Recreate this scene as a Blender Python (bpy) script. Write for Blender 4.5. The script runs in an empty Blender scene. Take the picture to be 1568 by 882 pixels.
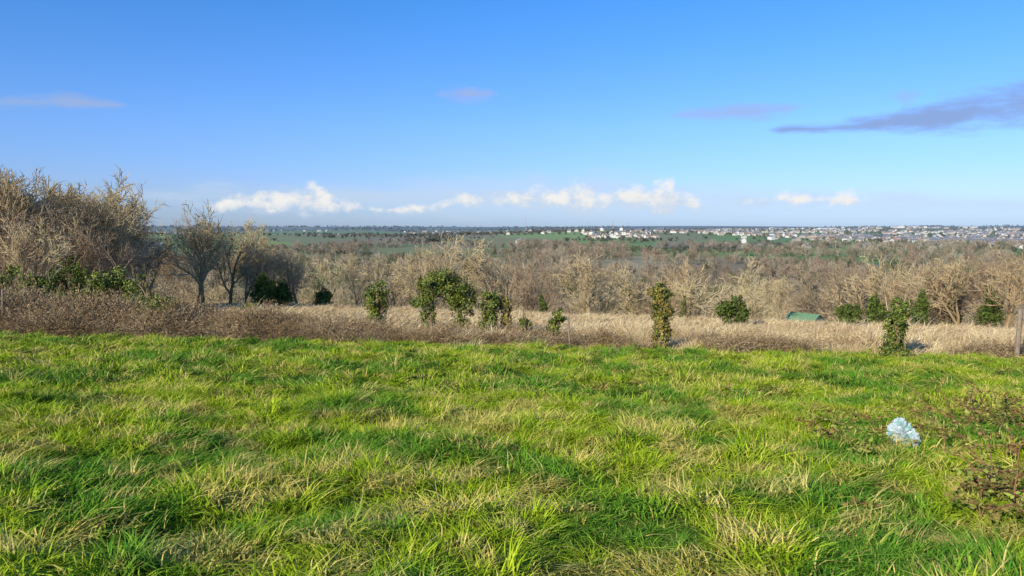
import bpy, math, random, bmesh
import numpy as np
from mathutils import Vector, noise as mnoise
R=random.Random(7); rng=np.random.default_rng(7)
scene=bpy.context.scene
EYE=1.6; F=1132.0; PITCH=math.radians(4.75)
SUN_EL=math.radians(25); SUN_AZ=math.radians(219)

# ---------------------------------------------------------------- terrain
def sstep(a,b,t):
    t=np.clip((t-a)/(b-a),0,1); return t*t*(3-2*t)
def crest(x): return 66-24*np.tanh(x/48.0)
def bump(x,y,cx,cy,sx,sy,h): return h*np.exp(-((x-cx)/sx)**2-((y-cy)/sy)**2)
def hgt(x,y):
    x=np.asarray(x,float); y=np.asarray(y,float)
    c=crest(x); yc=np.clip(y,-80,None); yc=np.minimum(yc,c)
    tilt=-0.0237*80*np.tanh(x/80)
    z=-0.093*yc+tilt
    t=np.maximum(y-c,0)
    z=z-28*(1-np.exp(-t/110.0))
    r=np.sqrt(x*x+y*y)
    near=1-sstep(30,60,r)
    z=z+near*(0.05*np.sin(x*1.9+1.3*np.sin(y*.8))*np.cos(y*2.3+x*.4)+0.03*np.sin(x*4.3+y*3.1)+0.03*np.cos(y*5.1-x*2.2))*sstep(0.5,3,r)
    far=sstep(700,1800,y)
    z=z+far*(5*np.sin(x/420+1.0)*np.sin(y/330+.4)+3*np.sin(x/210+y/300))*(1-sstep(5000,9000,r))
    z=z+bump(x,y,1750,3000,1150,900,22)+bump(x,y,-380,1750,620,460,18)+bump(x,y,350,1850,360,400,17)+bump(x,y,-1700,2300,700,600,20)+bump(x,y,-100,3700,1500,500,10)
    z=z+bump(x,y,-5200,7600,2600,1200,30)+bump(x,y,-1500,8600,1400,900,14)+bump(x,y,6500,8200,2500,1000,24)+bump(x,y,2300,9800,1800,900,16)
    z=z+(24+3*np.sin(x/1500.))*sstep(2500,9500,r)
    return z
def hz(x,y): return float(hgt(x,y))

def ray(px,py):
    tx=(px-784)/F; tz=(440.5-py)/F; c=math.cos(PITCH); s=math.sin(PITCH)
    Y=c+s*tz; Z=-s+c*tz
    return tx/Y, Z/Y
def at(px,d): return ray(px,400)[0]*d
def base(px,py):
    bx,bz=ray(px,py)
    y=1.6/(-bz-.093-.0237*bx); return bx*y,y

# ---------------------------------------------------------------- node helpers
def newmat(name):
    m=bpy.data.materials.new(name); m.use_nodes=True
    nt=m.node_tree; nt.nodes.clear()
    return m,nt
def N(nt,t,**k):
    n=nt.nodes.new(t)
    for a,b in k.items(): setattr(n,a,b)
    return n
def L(nt,a,b): nt.links.new(a,b)
def mixc(nt,fac,a,b,mode='MIX'):
    n=N(nt,'ShaderNodeMix',data_type='RGBA',blend_type=mode)
    n.clamp_factor=True
    for v,i in ((fac,0),(a,6),(b,7)):
        if isinstance(v,(int,float)): n.inputs[i].default_value=v
        elif isinstance(v,tuple): n.inputs[i].default_value=(*v,1)
        else: L(nt,v,n.inputs[i])
    return n.outputs[2]
def math_(nt,op,a,b=None,c=None,clamp=False):
    n=N(nt,'ShaderNodeMath',operation=op); n.use_clamp=clamp
    for i,v in enumerate((a,b,c)):
        if v is None: continue
        if isinstance(v,(int,float)): n.inputs[i].default_value=v
        else: L(nt,v,n.inputs[i])
    return n.outputs[0]
def mrange(nt,v,a,b,c=0,d=1,smooth=True):
    n=N(nt,'ShaderNodeMapRange'); n.interpolation_type='SMOOTHSTEP' if smooth else 'LINEAR'
    L(nt,v,n.inputs[0])
    for i,q in zip((1,2,3,4),(a,b,c,d)): n.inputs[i].default_value=q
    return n.outputs[0]
def wnoise(nt,scale,detail=3,vec=None,stretch=None,rough=.55):
    if vec is None:
        vec=N(nt,'ShaderNodeNewGeometry').outputs['Position']
    if stretch:
        mp=N(nt,'ShaderNodeMapping'); L(nt,vec,mp.inputs[0]); mp.inputs['Scale'].default_value=stretch; vec=mp.outputs[0]
    n=N(nt,'ShaderNodeTexNoise'); n.inputs['Scale'].default_value=scale; n.inputs['Detail'].default_value=detail; n.inputs['Roughness'].default_value=rough
    L(nt,vec,n.inputs['Vector']); return n.outputs['Fac']
def vcol(nt):
    a=N(nt,'ShaderNodeAttribute',attribute_name='col'); s=N(nt,'ShaderNodeSeparateColor'); L(nt,a.outputs['Color'],s.inputs[0])
    return s.outputs
def dist(nt):
    g=N(nt,'ShaderNodeNewGeometry'); v=N(nt,'ShaderNodeVectorMath',operation='LENGTH'); L(nt,g.outputs['Position'],v.inputs[0]); return v.outputs['Value']
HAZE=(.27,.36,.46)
def hazed(nt,c,scale=5600.,mx=.78):  # aerial haze painted into the base colour, stronger with distance from origin
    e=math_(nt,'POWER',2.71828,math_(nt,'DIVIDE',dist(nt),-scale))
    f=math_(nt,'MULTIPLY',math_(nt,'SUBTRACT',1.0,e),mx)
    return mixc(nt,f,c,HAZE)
def leafout(nt,col,trans=.3,rough=.5,spec=0.):
    o=N(nt,'ShaderNodeOutputMaterial')
    if spec>0:
        p=N(nt,'ShaderNodeBsdfPrincipled'); p.inputs['Roughness'].default_value=rough
        p.inputs['Specular IOR Level'].default_value=spec; L(nt,col,p.inputs['Base Color'])
    else:
        p=N(nt,'ShaderNodeBsdfDiffuse'); L(nt,col,p.inputs['Color'])
    if trans>0:
        t=N(nt,'ShaderNodeBsdfTranslucent'); L(nt,col,t.inputs[0]); m=N(nt,'ShaderNodeMixShader'); m.inputs[0].default_value=trans
        L(nt,p.outputs[0],m.inputs[1]); L(nt,t.outputs[0],m.inputs[2]); L(nt,m.outputs[0],o.inputs[0])
    else: L(nt,p.outputs[0],o.inputs[0])
    return p
def rnd(nt): return N(nt,'ShaderNodeObjectInfo').outputs['Random']

def mat_grass():
    m,nt=newmat('grass_blades'); c=vcol(nt)
    n1=wnoise(nt,.55,2); n2=wnoise(nt,1.9,1,None,(1,1.35,1))
    g=mixc(nt,c[0],(.16,.29,.010),(.50,.60,.038))
    g=mixc(nt,mrange(nt,n1,.46,.57),g,mixc(nt,c[0],(.055,.19,.018),(.22,.40,.038)))
    straw=mixc(nt,c[0],(.50,.40,.08),(.86,.64,.24))
    p=mrange(nt,math_(nt,'ADD',n2,math_(nt,'MULTIPLY',n1,-.35)),.335,.43)
    p=math_(nt,'MULTIPLY',p,mrange(nt,math_(nt,'ADD',c[0],math_(nt,'MULTIPLY',c[1],.35)),.05,.8),clamp=True)
    p=math_(nt,'MULTIPLY',p,.75)
    p=math_(nt,'MAXIMUM',p,math_(nt,'MULTIPLY',c[2],.8))
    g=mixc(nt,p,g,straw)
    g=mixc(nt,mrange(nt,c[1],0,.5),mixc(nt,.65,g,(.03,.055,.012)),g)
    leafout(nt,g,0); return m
def mat_dry():
    m,nt=newmat('dry_grass_blades'); c=vcol(nt)
    g=mixc(nt,c[0],(.48,.34,.16),(.97,.79,.46))
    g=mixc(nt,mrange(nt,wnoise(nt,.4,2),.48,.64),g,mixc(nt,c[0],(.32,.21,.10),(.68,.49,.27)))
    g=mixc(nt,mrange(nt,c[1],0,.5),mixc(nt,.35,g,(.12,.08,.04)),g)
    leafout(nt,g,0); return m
def mat_two(name,a,b,trans=0.,rough=.6,nz=None,spec=0.):
    m,nt=newmat(name); c=vcol(nt)
    g=mixc(nt,c[0],a,b)
    if nz: g=mixc(nt,mrange(nt,wnoise(nt,nz[0],2),.4,.65),g,mixc(nt,c[0],nz[1],nz[2]))
    leafout(nt,g,trans,rough,spec); return m
def mat_bark(name,dark,light,haze=False,k=.6,green=False):
    m,nt=newmat(name); c=vcol(nt)
    g=mixc(nt,c[0],dark,light)
    r_=rnd(nt)
    g=mixc(nt,math_(nt,'MULTIPLY',r_,k),g,(dark[0]*1.0,dark[1]*.9,dark[2]*.85))
    r3=math_(nt,'FRACT',math_(nt,'MULTIPLY',r_,7.7))
    g=mixc(nt,mrange(nt,r3,.5,1,0,.5),g,(.42,.26,.14))
    g=mixc(nt,mrange(nt,wnoise(nt,.02,1),.42,.6,0,.5),g,(light[0]*.68,light[1]*.60,light[2]*.58))
    if green:
        r2=math_(nt,'FRACT',math_(nt,'MULTIPLY',r_,17.3))
        g=mixc(nt,mrange(nt,r2,.82,.84,0,.85,False),g,(.09,.125,.035))
        g=mixc(nt,mrange(nt,r2,.16,.14,0,.6,False),g,(.52,.44,.30))
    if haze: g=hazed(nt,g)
    leafout(nt,g,0); return m
def mat_plain(name,col,rough=.7,haze=False,n=0.25,ns=3.0):
    m,nt=newmat(name)
    g=mixc(nt,mrange(nt,wnoise(nt,ns,4),.35,.7,0,n),col,(col[0]*.45,col[1]*.45,col[2]*.45))
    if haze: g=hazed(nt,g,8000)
    leafout(nt,g,0,rough,0 if haze else .2); return m

M={}
M['grass']=mat_grass(); M['dry']=mat_dry()
M['bramble']=mat_two('dead_bramble',(.16,.105,.05),(.60,.45,.26),0,.8,(.5,(.14,.09,.04),(.46,.32,.17)))
M['ivy']=mat_two('ivy_leaves',(.035,.065,.012),(.36,.39,.055),0,.45,(3,(.03,.06,.012),(.22,.28,.045)),spec=.25)
M['ivy_warm']=mat_two('ivy_leaves_sunlit',(.09,.09,.018),(.58,.40,.10),0,.45,(3,(.05,.08,.015),(.32,.33,.06)),spec=.25)  # ivy with the warm orange sunlight put into its leaf colours
M['ever']=mat_two('evergreen_leaves',(.03,.055,.014),(.18,.23,.05),0,.6)
M['bramleaf']=mat_two('bramble_leaves',(.09,.14,.02),(.42,.46,.09),0,.5,(2.5,(.14,.06,.03),(.34,.22,.08)))
M['bark']=mat_bark('bare_tree_bark',(.20,.165,.095),(.64,.53,.30),k=.35)
M['bark2']=mat_bark('shrub_bark',(.18,.14,.095),(.55,.44,.28))
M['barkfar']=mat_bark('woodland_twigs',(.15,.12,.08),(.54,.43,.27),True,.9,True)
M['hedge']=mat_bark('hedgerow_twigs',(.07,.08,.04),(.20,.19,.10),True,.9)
M['post']=mat_plain('weathered_wood',(.34,.26,.19),.85,False,.6,14)

def mat_ground():
    m,nt=newmat('terrain'); g=N(nt,'ShaderNodeNewGeometry'); s=N(nt,'ShaderNodeSeparateXYZ'); L(nt,g.outputs['Position'],s.inputs[0])
    x,y=s.outputs[0],s.outputs[1]
    n1=wnoise(nt,1.5,4)
    near=mixc(nt,n1,(.04,.065,.012),(.12,.17,.03))
    dry=mixc(nt,wnoise(nt,.6,4),(.34,.23,.11),(.62,.47,.27))
    ye=math_(nt,'ADD',y,math_(nt,'MULTIPLY',math_(nt,'SUBTRACT',n1,.5),1.5))
    c=mixc(nt,mrange(nt,ye,21.9,22.6),near,dry)
    litter=mixc(nt,wnoise(nt,.08,4),(.13,.11,.06),(.28,.24,.12))
    c=mixc(nt,mrange(nt,y,88,130),c,litter)
    mp=N(nt,'ShaderNodeMapping'); L(nt,g.outputs['Position'],mp.inputs[0]); mp.inputs['Scale'].default_value=(1/210,1/320,0); mp.inputs['Rotation'].default_value=(0,0,.35)
    vo=N(nt,'ShaderNodeTexVoronoi'); L(nt,mp.outputs[0],vo.inputs['Vector']); vo.inputs['Scale'].default_value=1; vo.inputs['Randomness'].default_value=.9
    sc=N(nt,'ShaderNodeSeparateColor'); L(nt,vo.outputs['Color'],sc.inputs[0])
    cr=N(nt,'ShaderNodeValToRGB'); cr.color_ramp.interpolation='CONSTANT'; L(nt,sc.outputs[0],cr.inputs[0])
    els=[(0,(.25,.26,.10)),(.16,(.20,.32,.07)),(.34,(.28,.23,.14)),(.44,(.25,.37,.09)),(.60,(.24,.27,.11)),(.72,(.17,.29,.07)),(.86,(.38,.33,.19)),(.94,(.15,.15,.08))]
    e=cr.color_ramp.elements; e[0].color=(*els[0][1],1); e[1].position=els[1][0]; e[1].color=(*els[1][1],1)
    for p,q in els[2:]:
        k=e.new(p); k.color=(*q,1)
    fld=mixc(nt,mrange(nt,wnoise(nt,.01,4),.35,.7,0,.35),cr.outputs[0],(.17,.16,.08))
    c=mixc(nt,mrange(nt,y,280,520),c,fld)
    c=mixc(nt,math_(nt,'MULTIPLY',mrange(nt,dist(nt),3000,5500),mrange(nt,wnoise(nt,.0035,4,None,(.5,1,1)),.44,.52,0,.85)),c,(.055,.07,.035))
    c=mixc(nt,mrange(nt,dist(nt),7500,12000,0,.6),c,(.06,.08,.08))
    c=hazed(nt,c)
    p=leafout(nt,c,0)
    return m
nr,na=260,600
rad=np.concatenate([[0.0],np.geomspace(0.6,26000,nr)])
ang=np.linspace(0,2*math.pi,na,endpoint=False)
RR,AA=np.meshgrid(rad[1:],ang,indexing='ij')
X=(RR*np.sin(AA)).ravel(); Y=(RR*np.cos(AA)).ravel(); Z=hgt(X,Y)
V=np.vstack([[0,0,hz(0,0)],np.stack([X,Y,Z],1)])
faces=[(0,1+(j+1)%na,1+j) for j in range(na)]
for i in range(nr-1):
    a=1+i*na; b=a+na
    for j in range(na):
        k=(j+1)%na; faces.append((a+j,a+k,b+k,b+j))
me=bpy.data.meshes.new('terrain'); me.from_pydata(V.tolist(),[],faces)
me.flip_normals() if me.polygons[500].normal.z<0 else None
for p in me.polygons: p.use_smooth=True
ter=bpy.data.objects.new('ground',me); scene.collection.objects.link(ter); me.materials.append(mat_ground())

# ---------------------------------------------------------------- mesh builder
class MB:
    def __init__(s): s.v=[];s.f=[];s.c=[];s.m=[]
    def add(s,vs,fs,cs,mi=0):
        o=len(s.v); s.v+=vs; s.f+=[tuple(i+o for i in f) for f in fs]; s.c+=cs; s.m+=[mi]*len(fs)
    def tube(s,pts,rads,sides,col,mi=0):
        o=len(s.v); n=len(pts)
        up=Vector((0.31,.17,.93)); 
        for i,p in enumerate(pts):
            d=(pts[min(i+1,n-1)]-pts[max(i-1,0)])
            if d.length<1e-6: d=Vector((0,0,1))
            d.normalize(); a=d.cross(up)
            if a.length<.05: a=d.cross(Vector((1,0,0)))
            a.normalize(); b=d.cross(a)
            for k in range(sides):
                t=2*math.pi*k/sides; q=p+(a*math.cos(t)+b*math.sin(t))*rads[i]
                s.v.append((q.x,q.y,q.z)); s.c.append((col,i/(n-1),0,1))
        for i in range(n-1):
            for k in range(sides):
                k2=(k+1)%sides
                s.f.append((o+i*sides+k,o+i*sides+k2,o+(i+1)*sides+k2,o+(i+1)*sides+k)); s.m.append(mi)
    def leaf(s,p,d,nrm,ln,w,col,mi=0):
        a=d.cross(nrm)
        if a.length<1e-4: a=Vector((1,0,0))
        a.normalize(); d=d.normalized()
        bend=nrm*ln*.12
        q=[p,p+d*ln*.45+a*w*.5-bend,p+d*ln,p+d*ln*.45-a*w*.5-bend]
        s.add([tuple(t) for t in q],[(0,1,2),(0,2,3)],[(col,.5,0,1)]*4,mi)
    def obj(s,name,mats,link=True,loc=None,coll=None,smooth=False):
        me=bpy.data.meshes.new(name); me.from_pydata(s.v,[],s.f)
        at_=me.color_attributes.new('col','FLOAT_COLOR','POINT')
        at_.data.foreach_set('color',np.array(s.c,dtype=np.float32).ravel())
        for m in mats: me.materials.append(m)
        if len(mats)>1: me.polygons.foreach_set('material_index',s.m)
        if smooth: me.polygons.foreach_set('use_smooth',[True]*len(me.polygons))
        o=bpy.data.objects.new(name,me)
        if link: scene.collection.objects.link(o)
        if coll: coll.objects.link(o)
        if loc: o.location=loc
        return o
def rv(r=R):
    while True:
        v=Vector((r.uniform(-1,1),r.uniform(-1,1),r.uniform(-1,1)))
        if .05<v.length<1: return v.normalized()

def scatter(name,coll,P,rot,scl,idx):
    n=len(P); me=bpy.data.meshes.new(name); me.vertices.add(n)
    me.vertices.foreach_set('co',np.asarray(P,dtype=np.float32).ravel())
    a=me.attributes.new('rot','FLOAT_VECTOR','POINT'); a.data.foreach_set('vector',np.asarray(rot,dtype=np.float32).ravel())
    a=me.attributes.new('scl','FLOAT_VECTOR','POINT'); a.data.foreach_set('vector',np.asarray(scl,dtype=np.float32).ravel())
    a=me.attributes.new('idx','INT','POINT'); a.data.foreach_set('value',np.asarray(idx,dtype=np.int32))
    o=bpy.data.objects.new(name,me); scene.collection.objects.link(o)
    ng=bpy.data.node_groups.new(name+'_scatter','GeometryNodeTree')
    ng.interface.new_socket('Geometry',in_out='INPUT',socket_type='NodeSocketGeometry')
    ng.interface.new_socket('Geometry',in_out='OUTPUT',socket_type='NodeSocketGeometry')
    gi=ng.nodes.new('NodeGroupInput'); go=ng.nodes.new('NodeGroupOutput')
    ip=ng.nodes.new('GeometryNodeInstanceOnPoints'); ci=ng.nodes.new('GeometryNodeCollectionInfo')
    ci.inputs['Collection'].default_value=coll; ci.inputs['Separate Children'].default_value=True; ci.inputs['Reset Children'].default_value=True
    def na_(t,nm):
        q=ng.nodes.new('GeometryNodeInputNamedAttribute'); q.data_type=t; q.inputs['Name'].default_value=nm
        return [s for s in q.outputs if s.enabled and s.name=='Attribute'][0]
    er=ng.nodes.new('FunctionNodeEulerToRotation')
    ln=ng.links.new
    ln(gi.outputs[0],ip.inputs['Points']); ln(ci.outputs[0],ip.inputs['Instance']); ip.inputs['Pick Instance'].default_value=True
    ln(na_('INT','idx'),ip.inputs['Instance Index']); ln(na_('FLOAT_VECTOR','rot'),er.inputs[0]); ln(er.outputs[0],ip.inputs['Rotation'])
    ln(na_('FLOAT_VECTOR','scl'),ip.inputs['Scale']); ln(ip.outputs[0],go.inputs[0])
    md=o.modifiers.new('scatter','NODES'); md.node_group=ng
    return o
def newcoll(n): return bpy.data.collections.new(n)
def fbm(x,y,s,o=3,seed=0.):
    return np.array([mnoise.fractal(Vector((a*s+seed,b*s-seed,seed)),1.0,2.0,o) for a,b in zip(x,y)])

# ---------------------------------------------------------------- grass tufts
def tuft(name,coll,mat,nb,rad,hmin,hmax,w,lean,straw,seed,seg=4,bias=.28):
    r=random.Random(seed); mb=MB()
    for i in range(nb):
        a=r.uniform(0,6.283); q=rad*math.sqrt(r.random()); p=Vector((q*math.cos(a),q*math.sin(a),-.02))
        h=r.uniform(hmin,hmax); out=Vector((math.cos(a),math.sin(a),0))*r.uniform(0,.6)+Vector((r.gauss(bias,.3),r.gauss(.05,.3),0))
        out*=lean; col=r.random(); st=1.0 if r.random()<straw else 0.
        side=Vector((r.uniform(-1,1),r.uniform(-1,1),0)).normalized()
        ww=w*r.uniform(.6,1.25); vs=[];cs=[]
        droop=r.uniform(.4,1.8)
        for k in range(seg+1):
            t=k/seg
            c=p+Vector((0,0,1))*h*(t-.38*droop*t*t*t)+out*h*(t*t)*1.2
            wk=ww*(1-t**1.6)*.5+.0003
            vs+=[tuple(c-side*wk),tuple(c+side*wk)]; cs+=[(col,t,st,1)]*2
        mb.add(vs,[(2*k,2*k+1,2*k+3,2*k+2) for k in range(seg)],cs)
    return mb.obj(name,[mat],link=False,coll=coll)
cg=newcoll('grass_tufts')
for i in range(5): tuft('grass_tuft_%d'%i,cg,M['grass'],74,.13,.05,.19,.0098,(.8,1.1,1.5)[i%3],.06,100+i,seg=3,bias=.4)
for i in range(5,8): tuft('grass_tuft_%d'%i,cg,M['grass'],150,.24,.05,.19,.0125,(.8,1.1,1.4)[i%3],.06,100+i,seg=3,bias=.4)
def pts_in(nc,x0,x1,y0,y1): return rng.uniform(x0,x1,nc),rng.uniform(y0,y1,nc)
def edge(x): return 22.1+.35*np.sin(x*.9)+.25*np.sin(x*2.3+1)
gx=[];gy=[];gi_=[]
for (n,x0,x1,y0,y1,w_) in ((3800,-6.5,6.5,2.2,6.5,0),(6300,-10.5,10.5,6.5,11,0),(5200,-20,20,11,22.6,1),(700,-26,26,-6,22,1)):
    a,b=pts_in(n,x0,x1,y0,y1); gx.append(a); gy.append(b); gi_.append(rng.integers(5,8,n) if w_ else rng.integers(0,5,n))
gx=np.concatenate(gx); gy=np.concatenate(gy); gi_=np.concatenate(gi_)
k=gy<edge(gx)+rng.normal(0,.15,len(gx)); gx=gx[k]; gy=gy[k]; gi_=gi_[k]
f1=fbm(gx,gy,1.0,2,3.); f2=fbm(gx,gy,2.9,2,9.); fd=fbm(gx,gy,.9,2,21.)
s=np.clip(.80+.95*f1+.85*f2,.28,1.85)
n=len(gx)
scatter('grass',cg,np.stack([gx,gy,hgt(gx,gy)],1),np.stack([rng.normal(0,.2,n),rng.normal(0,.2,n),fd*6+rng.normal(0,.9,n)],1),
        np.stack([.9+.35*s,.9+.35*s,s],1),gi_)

# dry grass
cd=newcoll('dry_grass_tufts')
for i in range(5): tuft('dry_tuft_%d'%i,cd,M['dry'],55,.22,.2,.62,.015,.75,0,200+i,seg=3)
a1,b1=pts_in(7000,-26,26,22.0,31); a2,b2=pts_in(6000,-58,58,30,78)
dx=np.concatenate([a1,a2]); dy=np.concatenate([b1,b2])
k=(dy>edge(dx)+rng.normal(0,.2,len(dx)))&(dy<crest(dx)+6)&~((dx<-9)&(dy<26)); dx=dx[k];dy=dy[k]
f=fbm(dx,dy,.45,3,5.); n=len(dx)
s=np.clip(.8+.8*f+rng.normal(0,.16,n),.25,1.8)*(1-.25*sstep(30,60,dy))
s=s*(1-.4*(1-sstep(22.2,23.6,dy)))*(1+.35*sstep(8,16,dx)*(1-sstep(26,34,dy)))
wd=np.where(dy>30,2.2,1.)
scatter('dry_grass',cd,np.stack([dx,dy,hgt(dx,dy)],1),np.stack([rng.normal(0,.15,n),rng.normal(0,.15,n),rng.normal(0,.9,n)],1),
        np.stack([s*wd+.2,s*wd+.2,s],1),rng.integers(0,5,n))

# dead bramble / bracken thicket
cb=newcoll('bramble_clumps')
for i in range(5):
    r=random.Random(300+i); mb=MB()
    for j in range(42):
        a=r.uniform(0,6.28); p=Vector((.35*math.cos(a)*r.random(),.35*math.sin(a)*r.random(),-.05)); d=Vector((r.gauss(0,.5),r.gauss(0,.5),1)).normalized()
        pts=[p.copy()]; ln=r.uniform(.35,1.1)
        for k_ in range(5):
            p=p+d*ln/5; d=(d+rv(r)*.35+Vector((0,0,-.12))).normalized(); pts.append(p.copy())
            for _ in range(2 if k_>2 else 3):
                dd=(d+rv(r)*1.2).normalized(); mb.leaf(p+rv(r)*.04,dd,rv(r),r.uniform(.04,.10),r.uniform(.012,.035),r.random())
        mb.tube(pts,[.009,.008,.007,.006,.005,.003],3,r.uniform(.3,1))
    mb.obj('bramble_clump_%d'%i,[M['bramble']],link=False,coll=cb)
bx=[];by=[];bs=[]
def thick_h(x): return np.interp(x,[-34,-17,-11,-7.6,-5.2,-3.5,-1,1,2,30],[1.25,1.15,.85,.65,.48,.38,.33,.25,0,0])
for _ in range(3900):
    x=R.uniform(-28,2.5); dep=R.random(); y=22.4+dep*(1.6+2.4*min(1,thick_h(x)))+R.gauss(0,.15)
    h=thick_h(x)*min(1,.4+dep*1.4)
    if h<=.05: continue
    if x>-5 and R.random()<.6: continue
    bx.append(x);by.append(y);bs.append(max(.3,h*R.uniform(.5,1.2)+.14*math.sin(x*2.1)+.12*math.sin(x*5)))
for (cx,cy,w,n_) in ((7.1,22.8,1.0,45),(8.3,22.6,.7,30),(3.2,23.2,.8,22),(1.0,23.4,.6,20),(14.6,22.5,.8,22),(-.8,25.5,.8,35),(11.5,24,1.5,16),(5,26,2,16),(16,26,2,16)):
    for _ in range(n_): bx.append(R.gauss(cx,w*.6)); by.append(R.gauss(cy,.35)); bs.append(R.uniform(.3,.55))
bx=np.array(bx);by=np.array(by);bs=np.array(bs);n=len(bx)
scatter('bramble_thicket',cb,np.stack([bx,by,hgt(bx,by)],1),np.stack([rng.normal(0,.2,n),rng.normal(0,.2,n),rng.uniform(0,6.28,n)],1),
        np.stack([1.0+bs*.25,1.0+bs*.25,bs*1.25],1),rng.integers(0,5,n))

# ---------------------------------------------------------------- trees
def make_tree(name,seed,H,mat,kids=(9,7,6,5),spread=.55,trunk=.55,r0=.16,minr=.011,stems=1,wob=.2,coll=None,ivy=0,low=.3,pct=98.5):
    r=random.Random(seed); mb=MB(); mxl=len(kids)
    paths=[]
    def grow(p,d,ln,rad,lev):
        ns=(7,5,4,3,2)[min(lev,4)]; pts=[p.copy()]; dirs=[d.copy()]
        for i in range(ns):
            up=.10 if lev<2 else .06
            d=(d+rv(r)*wob*(1+.2*lev)+Vector((0,0,up))).normalized(); p=p+d*ln/ns; pts.append(p.copy()); dirs.append(d.copy())
        rads=[max(minr*.6,rad*(1-.72*i/ns)) for i in range(ns+1)]
        if lev==mxl: rads[-1]=minr*.3
        if lev==0: rads[0]*=1.35
        col=min(1,max(0,.25*lev+r.uniform(-.15,.25)))
        mb.tube(pts,rads,(7,5,4,3,3)[min(lev,4)],col)
        if lev<2: paths.append((pts,rads))
        if lev<mxl:
            for j in range(kids[lev]):
                lo=low if lev==0 else .18
                t=lo+(1-lo)*(j+r.random())/kids[lev]; q=t*ns; i=min(int(q),ns-1); f=q-i
                pp=pts[i].lerp(pts[i+1],f); dd=dirs[i+1]
                ax=dd.cross(rv(r)).normalized(); an=r.uniform(.45,1.0)*(1.15-.3*t if lev==0 else .9)
                nd=(dd*math.cos(an)+ax*math.sin(an)).normalized()
                if lev==0: nd=(nd+Vector((nd.x,nd.y,0))*(spread-.3)).normalized()
                cl=ln*r.uniform(.48,.78)*(1.15-.5*t)*(1.0 if lev else .95*(.6+spread*.8))
                grow(pp,nd,cl,max(minr,rads[i]*r.uniform(.45,.65)),lev+1)
    for s_ in range(stems):
        a=r.uniform(0,6.28); o=Vector((math.cos(a),math.sin(a),0))*(.0 if stems==1 else .35)
        d=Vector((o.x*.8+r.gauss(0,.06),o.y*.8+r.gauss(0,.06),1)).normalized()
        grow(o-Vector((0,0,.3)),d,H*trunk*r.uniform(.85,1.1),r0*(1 if stems==1 else .7),0)
    mz=float(np.percentile([v[2] for v in mb.v],pct)); k=H/mz
    mb.v=[(v[0]*k,v[1]*k,v[2]*k) for v in mb.v]
    mats=[mat]
    if ivy:
        mats.append(M['ivy'])
        for _ in range(ivy):
            pts,rads=paths[0] if r.random()<.7 else r.choice(paths); 
            i=r.randrange(len(pts)-1); c=pts[i].lerp(pts[i+1],r.random())*k
            if c.z>H*.55: continue
            o=rv(r); q=c+o*r.uniform(.1,.5)*(1.1-c.z/H); mb.leaf(q,(rv(r)+Vector((0,0,-.5))).normalized(),o,.17,.13,r.random()*.6,1)
    return mb.obj(name,mats,link=False,coll=coll)
ct=newcoll('bare_trees')
make_tree('bare_0',11,9,M['bark'],(10,7,6,4),.6,.5,.17,.014,1,coll=ct)
make_tree('bare_1',12,9,M['bark'],(7,7,6,4),.5,.55,.13,.014,2,coll=ct,ivy=900)
make_tree('bare_2',13,9,M['bark2'],(6,6,6,4),.7,.6,.11,.015,3,coll=ct)
make_tree('bare_3',14,9,M['bark'],(11,6,6,4),.3,.7,.14,.015,1,coll=ct)
make_tree('bare_4',15,9,M['bark2'],(6,6,6,4),.9,.45,.10,.015,4,low=.12,coll=ct)
make_tree('bare_5',16,9,M['bark'],(12,7,6,5),.8,.42,.24,.014,1,low=.35,coll=ct,ivy=400,pct=97)
co_=newcoll('open_trees')
make_tree('open_0',61,9,M['bark'],(9,6,5,2),.75,.5,.24,.024,1,coll=co_,low=.3,wob=.26)
make_tree('open_1',62,9,M['bark'],(8,6,5,2),.6,.6,.20,.024,1,coll=co_,low=.25,wob=.24,ivy=700)
make_tree('open_2',63,9,M['bark'],(6,6,5,2),.6,.55,.17,.024,2,coll=co_,low=.25,wob=.26)
cs_=newcoll('scrub')
for i in range(4): make_tree('scrub_%d'%i,70+i,9,M['bark2' if i%2 else 'bark'],(7,6,5),(.9,.6,.7,.4)[i],.5,.12,.028,(3,2,3,1)[i],coll=cs_,low=.12,ivy=(0,500,0,300)[i])
cf=newcoll('far_trees')
for i in range(5): make_tree('far_%d'%i,30+i,10,M['barkfar'],(8,6,3),(.5,.7,.4,.6,.8)[i],.55,.2,.062,1,coll=cf,low=.12)
chg=newcoll('hedge_trees')
for i in range(3): make_tree('hedge_%d'%i,50+i,10,M['hedge'],(8,5,3),.6,.45,.25,.14,2,coll=chg,low=.05)

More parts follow.
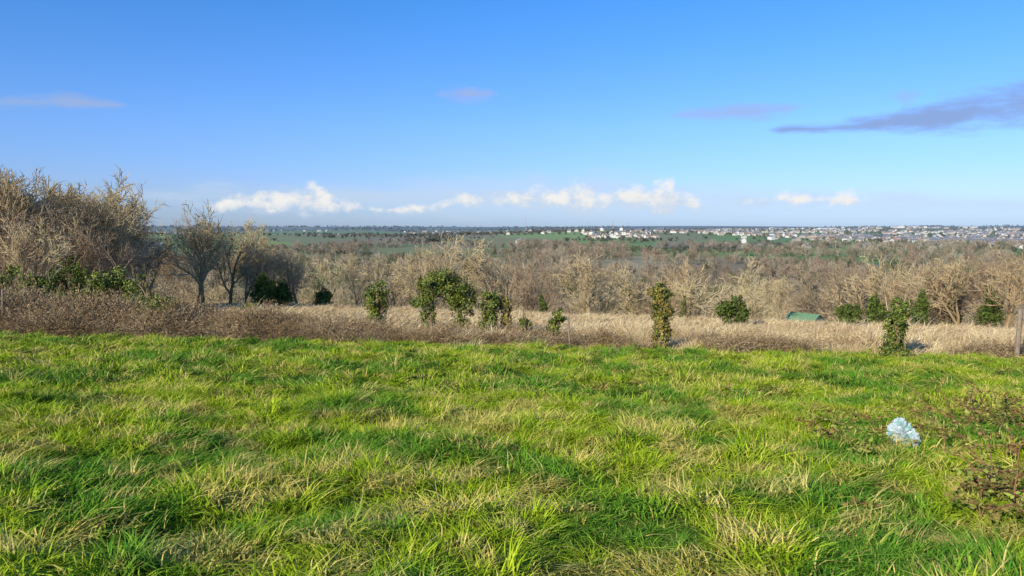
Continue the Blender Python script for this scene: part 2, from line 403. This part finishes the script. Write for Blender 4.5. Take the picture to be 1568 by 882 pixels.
def place_trees(lst):
    src={o.name.replace('bare_',''):o for o in ct.objects}; src.update({o.name.replace('open_','o'):o for o in co_.objects})
    for (nm,px,top,d,sx,v,rot) in lst:
        x=at(px,d); z=hz(x,d); zt=EYE+ray(px,top)[1]*d; H=zt-z
        me=src[str(v)].data; o=bpy.data.objects.new(nm,me); scene.collection.objects.link(o)
        o.location=(x,d,z); k=H/9; o.scale=(k*sx,k*sx,k); o.rotation_euler=(0,0,rot)
T='bare_tree'
place_trees([
 (T,5,265,50,1.1,5,.3),(T,-45,260,52,1.2,5,2.2),(T,78,290,55,1.05,5,1.2),(T,124,287,58,1.1,5,3.6),(T,155,292,55,1.05,1,4.1),(T,165,300,60,1.0,0,.9),
 (T,42,318,47,.9,4,.9),(T,185,316,66,.9,5,.2),(T,100,310,60,1.0,'o2',3.3),(T,22,335,44,.8,'o2',5.3),(T,160,350,50,.8,4,2.3),(T,208,362,60,.8,2,.6),(T,115,330,50,.9,'o0',2.),
 (T,303,314,64,.8,'o0',2.6),(T,310,340,66,.6,5,1.1),(T,232,338,70,.8,'o1',1.7),(T,395,340,74,.9,1,.7),(T,368,364,70,.9,'o2',5.),(T,430,376,72,1.0,4,2.8),
 (T,268,382,76,.9,2,3.9),(T,500,394,84,1.0,'o1',1.1),(T,545,388,84,.9,3,.4),(T,610,396,88,1.0,'o2',2.),(T,350,352,68,.7,'o1',4.0),(T,455,388,76,.8,'o0',.9),
 (T,905,384,72,1.1,'o0',5.2),(T,770,392,80,1.0,'o1',1.9),(T,830,400,88,1.0,2,2.9),(T,690,364,78,.8,'o1',3.7),(T,668,378,80,.8,'o2',1.2),(T,720,392,82,.9,3,2.0),
 (T,1205,424,56,1.0,'o2',.8),(T,1335,394,64,1.0,'o0',1.4),(T,1290,410,70,1.1,4,2.1),(T,1480,398,52,1.15,'o2',.6),(T,1390,402,60,.9,'o1',2.7),
 (T,1545,384,50,1.1,'o0',1.8),(T,1425,406,56,1.1,4,4.4),(T,1600,388,54,1.2,1,3.),(T,975,410,92,.9,'o1',2.2),(T,1070,406,100,.9,'o2',.2),(T,1150,400,92,.9,'o0',4.2),(T,1510,395,56,1.,2,3.9)])

def forest(name,coll,nv,N_,xr,y0,y1,H0,H1,jit,Hn,mask=None,pw=1.0):
    y=y0+(y1-y0)*rng.random(N_)**pw; x=rng.uniform(-1,1,N_)*xr*y
    if mask is not None:
        k=mask(x,y); x=x[k];y=y[k]
    n=len(x); f=fbm(x,y,3./y1*2,3,2.)
    Hh=(H0+(H1-H0)*np.clip(.5+f*.8+rng.normal(0,jit,n),0,1.4))/Hn
    w=Hh*rng.uniform(.8,1.25,n)
    return scatter(name,coll,np.stack([x,y,hgt(x,y)],1),np.stack([rng.normal(0,.05,n),rng.normal(0,.05,n),rng.uniform(0,6.28,n)],1),np.stack([w,w,Hh],1),rng.integers(0,nv,n))
forest('scrub_woodland',cs_,4,340,.85,74,165,2.6,7.8,.38,9,lambda x,y:(y>crest(x)+7+8*(x/y<-.1))&(fbm(x,y,.045,2,4.)>-.28))
forest('slope_woodland',cf,5,950,.85,140,330,4,9.5,.38,10,lambda x,y:fbm(x,y,.02,2,8.)>-.22)
def m1(x,y):
    f=fbm(x,y,.006,3,1.); fl=sstep(380,950,y)
    return f>-.16+.38*fl
forest('valley_woodland',cf,5,9500,.85,300,1250,6,13,.38,10,m1,.75)
hx=[];hy=[];hs=[]
for _ in range(160):
    d=900*math.exp(R.random()*1.95); b=R.uniform(-.85,.85); x=b*d; a=R.gauss(0,.5) if R.random()<.7 else R.gauss(1.5,.4); ln=R.uniform(100,500)
    for t in np.arange(0,ln,11+d/300): hx.append(x+t*math.cos(a)+R.gauss(0,2)); hy.append(d+t*math.sin(a)+R.gauss(0,2)); hs.append(.8)
for _ in range(45):
    d=1300*math.exp(R.random()*1.6); x=R.uniform(-.85,.85)*d; w=R.uniform(40,140)
    for _ in range(40): hx.append(R.gauss(x,w)); hy.append(R.gauss(d,w*.3)); hs.append(.9)
for _ in range(80):
    d=R.uniform(4200,9500); x=R.uniform(-.85,.85)*d; w=R.uniform(100,420)
    for _ in range(22): hx.append(R.gauss(x,w)); hy.append(R.gauss(d,w*.25)); hs.append(1.7)
for _ in range(600):
    d=R.uniform(1200,3600); hx.append(at(R.uniform(1050,1640),d)); hy.append(d); hs.append(.8)
hx=np.array(hx);hy=np.array(hy);n=len(hx); s=rng.uniform(.4,.95,n)*np.array(hs)
scatter('hedgerow_trees',chg,np.stack([hx,hy,hgt(hx,hy)],1),np.stack([np.zeros(n),np.zeros(n),rng.uniform(0,6.28,n)],1),np.stack([s*1.3,s*1.3,s],1),rng.integers(0,3,n))

# ---------------------------------------------------------------- town
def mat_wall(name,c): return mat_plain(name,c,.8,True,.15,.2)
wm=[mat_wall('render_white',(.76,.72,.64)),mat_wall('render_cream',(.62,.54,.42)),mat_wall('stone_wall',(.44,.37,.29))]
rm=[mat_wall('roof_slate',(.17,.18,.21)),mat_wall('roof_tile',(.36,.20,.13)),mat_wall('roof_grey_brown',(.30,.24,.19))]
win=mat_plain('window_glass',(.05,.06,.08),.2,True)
def house(name,w,dp,h,rh,wmat,rmat,coll,wing=False):
    mb=MB(); Z4=[(0,0,0,1)]
    def box(x0,x1,y0,y1,z0,z1,mi):
        vs=[(x,y,z) for z in (z0,z1) for x,y in ((x0,y0),(x1,y0),(x1,y1),(x0,y1))]
        mb.add(vs,[(0,1,5,4),(1,2,6,5),(2,3,7,6),(3,0,4,7),(4,5,6,7)],Z4*8,mi)
    def gable(x0,x1,y0,y1,z0,rh):
        ym=(y0+y1)/2; e=.4
        mb.add([(x0,y0,z0),(x0,y1,z0),(x0,ym,z0+rh)],[(0,1,2)],Z4*3,0); mb.add([(x1,y0,z0),(x1,y1,z0),(x1,ym,z0+rh)],[(0,1,2)],Z4*3,0)
        mb.add([(x0-e,y0-e,z0-.15),(x1+e,y0-e,z0-.15),(x1+e,ym,z0+rh+.15),(x0-e,ym,z0+rh+.15)],[(0,1,2,3)],Z4*4,1)
        mb.add([(x0-e,y1+e,z0-.15),(x1+e,y1+e,z0-.15),(x1+e,ym,z0+rh+.15),(x0-e,ym,z0+rh+.15)],[(0,1,2,3)],Z4*4,1)
    box(-w/2,w/2,-dp/2,dp/2,-3,h,0); gable(-w/2,w/2,-dp/2,dp/2,h,rh)
    box(w*.3,w*.3+.8,-.4,.4,h+rh*.4,h+rh+1,0)
    fl=max(1,int(h//2.7))
    for q in range(fl):
        for i in range(3):
            x=-w/2+w*(i+.5)/3; z=.9+2.7*q
            mb.add([(x-.5,-dp/2-.03,z),(x+.5,-dp/2-.03,z),(x+.5,-dp/2-.03,z+1.3),(x-.5,-dp/2-.03,z+1.3)],[(0,1,2,3)],Z4*4,2)
    if wing: box(w/2,w/2+4,-dp/2+1,dp/2-1,-3,2.8,0)
    return mb.obj(name,[wmat,rmat,win],link=False,coll=coll)
ch=newcoll('houses')
specs=[(11,8,3.2,2.6,0,1),(12,9,5.6,2.8,0,0),(15,9,3,2.6,1,1),(10,8,5.6,3,1,2),(18,10,5.5,3.2,2,0),(9,8,3,2.6,0,2)]
for i,(w,dp,h,rh,a,b) in enumerate(specs): house('house_%d'%i,w,dp,h,rh,wm[a],rm[b],ch,i%2==0)
house('house_6_warehouse',70,30,8,2,wm[0],mat_wall('roof_metal',(.45,.47,.50)),ch)
hp=[]
def cluster(px0,px1,d0,d1,n_,big=0.):
    for _ in range(n_):
        d=R.uniform(d0,d1); x=at(R.uniform(px0,px1),d); hp.append((x,d,6 if R.random()<big else R.randrange(6)))
def hamlets(px0,px1,d0,d1,k,n_,sp):
    for _ in range(k):
        d=R.uniform(d0,d1); x=at(R.uniform(px0,px1),d)
        for _ in range(n_): hp.append((R.gauss(x,sp),R.gauss(d,sp*.5),R.randrange(6)))
hamlets(1150,1640,1500,3000,26,14,95); cluster(1120,1640,1400,2900,210); hamlets(1330,1680,1150,1500,9,12,60); cluster(1080,1600,3000,4200,120,.14)
hamlets(925,1000,1450,1700,3,8,35); hamlets(840,1140,1700,2700,14,7,70); hamlets(940,1180,2400,3400,8,9,90)
hamlets(480,545,2300,2900,3,6,40); hamlets(650,720,2600,3100,3,6,50); hamlets(740,850,2100,2700,5,5,50); cluster(790,835,1250,1400,5)
cluster(205,275,900,1100,8); hamlets(0,780,2600,4800,7,5,60); cluster(1120,1420,4300,5200,20,.9)
n=len(hp); hx=np.array([h[0] for h in hp]); hy=np.array([h[1] for h in hp])
rot=np.array([R.choice((0,1.57,.4,-.5,2.0))+R.gauss(0,.15) for _ in hp])
scatter('distant_town_houses',ch,np.stack([hx,hy,hgt(hx,hy)+1.0],1),np.stack([rot*0,rot*0,rot],1),np.ones((n,3)),[h[2] for h in hp])

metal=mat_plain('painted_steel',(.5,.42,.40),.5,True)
def mast(px,d,H):
    mb=MB(); w=H*.05
    for sx,sy in ((-1,-1),(1,-1),(1,1),(-1,1)): mb.tube([Vector((sx*w,sy*w,-2)),Vector((sx*w*.6,sy*w*.6,H*.5)),Vector((sx*w*.2,sy*w*.2,H))],[.5,.45,.35],4,.5)
    for k in range(12):
        z0=H*k/12; z1=H*(k+1)/12; a=w*(1-.8*k/12); b=w*(1-.8*(k+1)/12)
        for s_ in (-1,1):
            mb.tube([Vector((-a*s_,-a,z0)),Vector((b*s_,-b,z1))],[.25,.25],3,.5); mb.tube([Vector((-a,-a*s_,z0)),Vector((-b,b*s_,z1))],[.25,.25],3,.5)
    mb.tube([Vector((0,0,H)),Vector((0,0,H*1.12))],[.3,.15],4,.5)
    x=at(px,d); mb.obj('radio_mast',[metal],loc=(x,d,hz(x,d)))
mast(805,2600,62); mast(938,3600,62)
wmat=mat_plain('turbine_white',(.6,.62,.66),.5,True)
for px,d in ((757,12000),(868,12500),(900,13000),(960,12600)):
    mb=MB(); H=80; mb.tube([Vector((0,0,-5)),Vector((0,0,H))],[2.2,1.4],8,.5); mb.tube([Vector((0,-4,H)),Vector((0,5,H))],[2,2],6,.5)
    a0=R.random()*2
    for k_ in range(3):
        a=a0+k_*2.094; mb.tube([Vector((0,-5,H)),Vector((math.sin(a)*20,-5,H+math.cos(a)*20)),Vector((math.sin(a)*45,-5,H+math.cos(a)*45))],[1.,1.4,.3],4,.5)
    x=at(px,d); mb.obj('wind_turbine',[wmat],loc=(x,d,hz(x,d)))

# ---------------------------------------------------------------- ivy-clad stumps
def ivy_mass(name,x,y,blobs,trunks,nleaf,mat,seed,lf=.07,twigs=0,tw_h=1.,fat=1.15):
    r=random.Random(seed); mb=MB(); z0=hz(x,y); nleaf=int(nleaf*1.5)
    for (a,b,rr) in trunks:
        pts=[Vector((a[0]+(b[0]-a[0])*t+r.gauss(0,.025),r.gauss(0,.03),a[1]+(b[1]-a[1])*t)) for t in (0,.2,.4,.6,.8,1)]
        mb.tube(pts,[rr*1.3,rr,rr*.95,rr*.85,rr*.75,rr*.5],8,r.random()*.5,0)
    tot=sum(b[2]*b[3] for b in blobs)
    for (cx,cz,rx,rz) in blobs:
        rx*=fat; rz*=1.08; ry=rx*.85
        sub=[(rv(r),r.uniform(.55,1.3)) for _ in range(16)]
        for _ in range(int(nleaf*rx*rz/tot)):
            if r.random()<.82:
                sd,sr=r.choice(sub); o=sd*sr*.78+rv(r)*r.uniform(.05,.36)
            else: o=rv(r)*r.uniform(.3,1.)
            p=Vector((cx+o.x*rx,o.y*ry,cz+o.z*rz))
            if p.z<.02: continue
            nn=(o.normalized()+rv(r)*.8).normalized(); d=(Vector((0,0,-.8))+rv(r)).normalized()
            d=(d-nn*d.dot(nn)); 
            if d.length<.1: continue
            mb.leaf(p,d.normalized(),nn,lf*r.uniform(.6,1.35),lf*r.uniform(.6,1.1),min(1,max(0,r.betavariate(1.2,1.9)+.15*o.z)),1)
    for _ in range(twigs):
        b=r.choice(blobs); p=Vector((b[0]+r.uniform(-.7,.7)*b[2],r.uniform(-.2,.2),b[1]+b[3]*.4)); d=Vector((r.gauss(0,.35),r.gauss(0,.3),1)).normalized(); pts=[p.copy()]
        ln=tw_h*r.uniform(.5,1)
        for k_ in range(5):
            p=p+d*ln/5; d=(d+rv(r)*.2).normalized(); pts.append(p.copy())
            if k_>1:
                for _q in range(2):
                    q=p+(d+rv(r)*.8).normalized()*ln*.22; mb.tube([p.copy(),q],[.007,.003],3,.8)
        mb.tube(pts,[.014,.012,.010,.008,.006,.003],3,.8)
    return mb.obj(name,[M['bark2'],mat],loc=(x,y,z0))
x,y=base(578,510); ivy_mass('ivy_covered_stump',x,y,[(0,1.25,.5,.5),(-.12,.6,.38,.5),(.15,.3,.28,.35),(.1,1.65,.35,.3),(-.3,1.5,.22,.25)],[((0,-.1),(0,1.5),.09)],2600,M['ivy'],1,twigs=16,tw_h=.9)
x,y=base(682,517); ivy_mass('ivy_covered_tree',x,y,[(-.5,1.95,.55,.45),(.45,1.85,.62,.5),(0,2.25,.5,.33),(-.7,1.35,.36,.45),(.8,1.25,.38,.5),(-.6,.6,.26,.55),(.55,.6,.3,.6),(-.65,.25,.33,.25),(.3,1.4,.32,.38),(.65,.25,.33,.28),(0,1.75,.4,.35)],
  [((-.6,-.1),(-.4,2.),.1),((.55,-.1),(.45,2.),.1),((.1,1.5),(-.3,2.4),.05)],7600,M['ivy'],2,twigs=40,tw_h=1.5)
x,y=base(748,522); ivy_mass('ivy_covered_stump',x,y,[(0,1.25,.4,.48),(-.05,.65,.34,.5),(-.1,.3,.25,.35),(.1,1.6,.24,.2)],[((0,-.1),(0,1.6),.08)],2300,M['ivy'],3,twigs=12,tw_h=1.)
x,y=base(774,522); ivy_mass('ivy_covered_stump',x,y,[(0,1.3,.24,.35),(.03,.7,.2,.5),(0,.2,.22,.3)],[((0,-.1),(.05,1.9),.06)],1000,M['ivy_warm'],4,twigs=18,tw_h=1.4)
x,y=base(802,527); ivy_mass('ivy_covered_stump',x,y,[(0,.75,.2,.25),(.02,.35,.16,.3)],[((0,-.1),(.03,.95),.05)],600,M['ivy'],5,twigs=6,tw_h=.6)
x,y=base(848,529); ivy_mass('ivy_covered_stump',x,y,[(.1,.95,.27,.28),(0,.55,.2,.35),(-.1,.2,.16,.25)],[((-.12,-.1),(.12,1.2),.06)],1000,M['ivy'],6,twigs=7,tw_h=.5)
x,y=base(1012,536); ivy_mass('ivy_covered_stump',x,y,[(-.04,1.85,.34,.26),(.03,1.4,.33,.42),(.02,.9,.28,.45),(.05,.4,.3,.4),(.02,.15,.26,.2)],[((0,-.1),(0,2.05),.11)],3200,M['ivy_warm'],7,twigs=14,tw_h=.35)
x,y=base(1370,549); ivy_mass('ivy_covered_stump',x,y,[(.04,1.5,.34,.33),(-.02,1.05,.32,.4),(-.03,.6,.34,.4),(0,.2,.35,.26)],[((0,-.1),(.03,1.75),.11)],3100,M['ivy'],8,twigs=20,tw_h=.5)
ivy_mass('ivy_bush',at(243,24.2),24.2,[(0,1.1,.5,.4),(.2,.7,.5,.4),(-.3,.8,.4,.4)],[((0,-.1),(0,1.2),.05)],1700,M['ivy'],9,twigs=8,tw_h=.6)
def shrub(px,bot,top,wpx,d,seed,mat='ever',nl=2600):
    r=random.Random(seed+900)
    x=at(px,d); z=hz(x,d); H=EYE+ray(px,top)[1]*d-z; rx=wpx/1132*d
    bl=[(r.uniform(-.6,.6)*rx,H*r.uniform(.2,.68),rx*r.uniform(.3,.6),H*r.uniform(.16,.3)) for _ in range(8)]+[(r.uniform(-.2,.2)*rx,H*.78,rx*.4,H*.2),(0,H*.25,rx*.9,H*.22)]
    ivy_mass('evergreen_shrub',x,d,bl,[((0,-.2),(0,H*.8),.09)],nl,M[mat],seed,lf=.12 if d<52 else .18,twigs=16,tw_h=H*.4,fat=1.05)
shrub(1125,492,447,27,46,21,'ever',3000); shrub(183,445,402,46,40,22,'ivy'); shrub(105,440,390,36,42,23); shrub(140,440,410,36,39,33,'ivy'); shrub(400,450,412,20,66,24)
shrub(1300,498,462,22,50,26); shrub(1412,500,440,16,50,27); shrub(378,480,462,12,50,28,'ivy',1400); shrub(15,440,402,36,42,29,'ivy'); shrub(432,460,428,18,68,34); shrub(60,445,414,32,39,36)
shrub(830,480,448,8,70,31,'ever',1000); shrub(495,465,440,14,74,35,'ever',1500); shrub(640,470,455,14,70,37,'ever',1000)
shrub(1345,480,446,18,58,41,'ever',2000); shrub(1455,480,430,22,55,42,'ever',2200); shrub(1520,480,434,24,50,43,'ever',2200); shrub(1050,470,448,10,76,45,'ever',1000)

def post(px,top,bot,rr,name='wooden_fence_post',lean=.03):
    x,y=base(px,bot); H=(bot-top)*y/1132; mb=MB(); pts=[Vector((lean*t*H,0,-.3+(H+.3)*t)) for t in (0,.3,.6,.9,1)]
    mb.tube(pts,[rr*1.05,rr,rr*.97,rr*.93,rr*.8],9,.5); n0=len(mb.v); mb.f.append(tuple(range(n0-9,n0))); mb.m.append(0)
    mb.obj(name,[M['post']],loc=(x,y,hz(x,y)))
post(1556,471,552,.07); post(874,484,534,.028,lean=-.09); post(4,440,510,.03,lean=.05)
d=57.; x=at(1237,d); z=hz(x,d); zt=EYE+ray(1237,480)[1]*d-z
mb=MB(); Z=[(.5,.5,0,1)]; w=1.0; h=zt-.6
for yy in (-1,1.2): mb.add([(-w,yy,-.5),(w,yy,-.5),(w,yy,h),(0,yy,zt),(-w,yy,h)],[(0,1,2,3,4)],Z*5,0)
for sx in (-1,1):
    mb.add([(sx*w,-1,-.5),(sx*w,1.2,-.5),(sx*w,1.2,h),(sx*w,-1,h)],[(0,1,2,3)],Z*4,0)
    mb.add([(0,-1.15,zt+.05),(sx*(w+.15),-1.15,h-.06),(sx*(w+.15),1.35,h-.06),(0,1.35,zt+.05)],[(0,1,2,3)],Z*4,1)
mb.add([(-.4,-1.03,-.3),(.35,-1.03,-.3),(.35,-1.03,h*.9),(-.4,-1.03,h*.9)],[(0,1,2,3)],Z*4,2)
o=mb.obj('garden_shed',[mat_plain('shed_wall',(.50,.52,.46)),mat_plain('shed_green_roof',(.16,.30,.16),.95),mat_plain('shed_door',(.16,.28,.2))],loc=(x,d,z)); o.rotation_euler=(0,0,.65)

# ---------------------------------------------------------------- foreground bramble + plastic bag
r=random.Random(55); mb=MB()
def bramble_at(mb,cx,cy,n_,sp,H,r):
    for _ in range(n_):
        x=r.gauss(cx,sp); y=r.gauss(cy,sp*.8); p=Vector((x,y,hz(x,y)-.02)); d=Vector((r.gauss(0,.45),r.gauss(0,.45),1)).normalized(); ln=r.uniform(.5,1.0)*H*2.6; pts=[p.copy()]
        for k_ in range(8):
            p=p+d*ln/8; d=(d+rv(r)*.2+Vector((0,0,-.2))).normalized(); 
            g=hz(p.x,p.y)+.15
            if k_>1 and p.z<g: p.z=g; d.z=abs(d.z)*.3
            pts.append(p.copy())
            if k_>0:
                for _l in range(3):
                    dd=(rv(r)+d*.4); dd.z*=.4; mb.leaf(p+rv(r)*.03,dd.normalized(),(Vector((0,-.25,1))+rv(r)*.7).normalized(),r.uniform(.035,.075),r.uniform(.025,.05),r.random(),1)
        mb.tube(pts,[.005]*7+[.004,.002],4,r.random(),0)
for (px,py,n_,sp,H) in ((1565,668,60,.45,.36),(1500,695,26,.4,.26),(1320,668,16,.35,.24),(1440,650,12,.4,.22),(1565,775,22,.28,.32),(1495,795,12,.3,.2),(1345,690,6,.3,.2)):
    bx_,by_=base(px,py); bramble_at(mb,bx_,by_,n_,sp,H,r)
mst,nt=newmat('bramble_stem'); leafout(nt,mixc(nt,vcol(nt)[0],(.18,.08,.05),(.32,.17,.10)),0)
mb.obj('bramble_bush',[mst,M['bramleaf']])
bx_,by_=base(1382,692)
me=bpy.data.meshes.new('plastic_bag')
bm=bmesh.new(); bmesh.ops.create_icosphere(bm,subdivisions=5,radius=.15)
for v in bm.verts:
    p=v.co.copy(); q=p*9
    k=1+.6*mnoise.noise(q*.7)-.9*abs(mnoise.noise(q*1.4+Vector((3,1,2))))+.45*abs(mnoise.noise(q*3))-.2*abs(mnoise.noise(q*6))
    v.co=Vector((p.x*k*.95,p.y*k*.8,p.z*k*1.05))
bm.to_mesh(me); bm.free()
pm,nt=newmat('plastic_film'); o_=N(nt,'ShaderNodeOutputMaterial'); p=N(nt,'ShaderNodeBsdfPrincipled')
L(nt,mixc(nt,mrange(nt,wnoise(nt,12,3),.46,.6),(.72,.82,.84),(.30,.58,.50)),p.inputs['Base Color']); p.inputs['Roughness'].default_value=.12
tr=N(nt,'ShaderNodeBsdfTransparent'); ms=N(nt,'ShaderNodeMixShader'); ms.inputs[0].default_value=.42
L(nt,p.outputs[0],ms.inputs[1]); L(nt,tr.outputs[0],ms.inputs[2]); L(nt,ms.outputs[0],o_.inputs[0])
me.materials.append(pm); o=bpy.data.objects.new('plastic_bag',me); scene.collection.objects.link(o); o.location=(bx_,by_,hz(bx_,by_)+.18)

# ---------------------------------------------------------------- world
w=bpy.data.worlds.new('World'); scene.world=w; w.use_nodes=True; nt=w.node_tree; nt.nodes.clear()
out=N(nt,'ShaderNodeOutputWorld'); bg=N(nt,'ShaderNodeBackground'); bg.inputs[1].default_value=.1; L(nt,bg.outputs[0],out.inputs[0])
sky=N(nt,'ShaderNodeTexSky',sky_type='NISHITA'); sky.sun_disc=False; sky.sun_elevation=SUN_EL; sky.sun_rotation=SUN_AZ; sky.air_density=1.0; sky.dust_density=.3; sky.ozone_density=2.5; sky.altitude=100
tc=N(nt,'ShaderNodeTexCoord'); sp=N(nt,'ShaderNodeSeparateXYZ'); L(nt,tc.outputs['Generated'],sp.inputs[0])
u=math_(nt,'ARCTAN2',sp.outputs[0],sp.outputs[1]); v=math_(nt,'ARCSINE',sp.outputs[2])
cb_=N(nt,'ShaderNodeCombineXYZ'); L(nt,u,cb_.inputs[0]); L(nt,v,cb_.inputs[1]); uv=cb_.outputs[0]
nz_c=wnoise(nt,34,5,uv,(1,1.2,1),.62); nz_s=wnoise(nt,11,5,uv,(1,3.8,1),.66)
cr=N(nt,'ShaderNodeValToRGB'); L(nt,mrange(nt,v,0,.32,0,1,False),cr.inputs[0]); e=cr.color_ramp.elements
e[0].position=0; e[0].color=(.30,.42,.79,1); e[1].position=1; e[1].color=(.20,.545,.92,1)
q=e.new(.13); q.color=(.36,.455,.80,1); q=e.new(.4); q.color=(.345,.51,.86,1)
tint=N(nt,'ShaderNodeVectorMath',operation='SCALE'); L(nt,cr.outputs[0],tint.inputs[0]); tint.inputs['Scale'].default_value=2.05
mul=N(nt,'ShaderNodeVectorMath',operation='MULTIPLY'); L(nt,sky.outputs[0],mul.inputs[0]); L(nt,tint.outputs[0],mul.inputs[1])
col=mul.outputs[0]
def ang_(px,py):
    a,b=ray(px,py); return math.atan(a),math.atan(b/math.sqrt(1+a*a))
UM=.85; ufac=mrange(nt,u,-UM,UM,0,1,False)
def layer(col,stops,nz,k,soft,kind):
    """bank of cloud described along the azimuth: (bearing, amount, elevation, half thickness)"""
    r_=N(nt,'ShaderNodeValToRGB'); L(nt,ufac,r_.inputs[0]); e=r_.color_ramp.elements; r_.color_ramp.interpolation='EASE'
    pts=[]
    for (px,A,py,hh) in stops:
        u0,v0=ang_(px,py); pts.append(((u0+UM)/(2*UM),(A*.8,v0/.4,hh/F/.06,1)))
    e[0].position=0; e[0].color=(0,pts[0][1][1],pts[0][1][2],1); e[1].position=1; e[1].color=(0,pts[-1][1][1],pts[-1][1][2],1)
    for p_,c_ in pts:
        q=e.new(p_); q.color=c_
    s_=N(nt,'ShaderNodeSeparateColor'); L(nt,r_.outputs[0],s_.inputs[0])
    dv=math_(nt,'SUBTRACT',v,math_(nt,'MULTIPLY',s_.outputs[1],.4))
    q=math_(nt,'DIVIDE',dv,math_(nt,'MAXIMUM',math_(nt,'MULTIPLY',s_.outputs[2],.06),.003))
    n_=math_(nt,'MULTIPLY',math_(nt,'SUBTRACT',nz,.5),k)
    e_=math_(nt,'ADD',math_(nt,'SUBTRACT',math_(nt,'MULTIPLY',s_.outputs[0],1.25*1.1),math_(nt,'ABSOLUTE',q)),n_)
    al=mrange(nt,e_,0,soft)
    al=math_(nt,'MULTIPLY',al,mrange(nt,s_.outputs[0],0,.45))
    if kind=='c':
        cc=mixc(nt,mrange(nt,math_(nt,'ADD',q,n_),-1.2,.5),(5.2,6.4,8.0),(9.1,8.9,8.6)); op=.95
    elif kind=='m': cc=(3.7,4.7,7.3); op=.72
    elif kind=='p': cc=(2.6,3.6,6.2); op=.85
    else: cc=(5.7,6.9,8.4); op=.7
    return mixc(nt,math_(nt,'MULTIPLY',al,op),col,cc)
col=layer(col,[(0,.5,322,14),(200,.5,300,20),(350,.8,300,34),(540,.8,303,34),(640,1,302,32),(760,1.1,300,38),(900,1.1,300,40),(1050,1,304,34),(1200,.9,308,26),(1350,.9,308,24),(1560,.7,312,18)],nz_s,2.2,1.3,'h')
col=layer(col,[(300,0,315,10),(335,.75,314,15),(390,.9,309,21),(430,.85,312,18),(475,1,305,25),(525,.85,316,15),(562,.35,320,10),(595,.6,321,10),(630,.75,320,11),(670,.45,315,14),(720,.65,308,18),(780,.65,305,21),(820,.85,303,23),(850,.8,306,20),(880,1,303,26),(925,.85,310,18),(960,.95,302,19),(985,.9,305,21),(1020,1.05,303,27),(1058,.8,311,18),(1085,.1,316,12),(1170,.3,306,12),(1205,.65,304,17),(1250,.4,306,12),(1300,.8,306,17),(1345,.3,309,11),(1400,0,310,9)],nz_c,3.2,1.0,'c')
col=layer(col,[(-60,.6,160,10),(30,.95,156,14),(110,.9,156,15),(180,.6,160,10),(215,0,160,8),(650,0,143,10),(680,.75,143,15),(712,.95,141,18),(745,.8,143,14),(778,0,143,8),(1000,0,176,8),(1045,.75,176,12),(1100,.95,174,17),(1150,1,171,20),(1200,.85,166,14),(1235,.5,162,9),(1262,0,160,8),(1340,0,150,8),(1385,.8,147,17),(1435,0,142,10)],nz_s,2.2,1.2,'m')
col=layer(col,[(1160,0,199,6),(1200,.9,198,8),(1260,.9,197,10),(1330,1,192,15),(1400,1,185,20),(1450,1,175,28),(1500,1,166,34),(1560,1,156,40),(1640,.9,146,44)],nz_s,2.2,1.1,'p')
L(nt,col,bg.inputs[0])

sd=Vector((math.sin(SUN_AZ)*math.cos(SUN_EL),math.cos(SUN_AZ)*math.cos(SUN_EL),math.sin(SUN_EL)))
l=bpy.data.lights.new('sun','SUN'); l.energy=5.0; l.angle=math.radians(.5); l.color=(1,.90,.71)
lo=bpy.data.objects.new('sun',l); scene.collection.objects.link(lo); lo.rotation_euler=(-sd).to_track_quat('-Z','Y').to_euler(); lo.location=(-20,-30,40)
cam=bpy.data.cameras.new('camera'); cam.sensor_width=36; cam.lens=36*F/1568; cam.clip_end=60000; cam.clip_start=.05
co=bpy.data.objects.new('camera',cam); scene.collection.objects.link(co); co.location=(0,0,EYE); co.rotation_euler=(math.pi/2-PITCH,0,0); scene.camera=co
scene.view_settings.view_transform='Standard'; scene.view_settings.look='None'; scene.view_settings.exposure=0
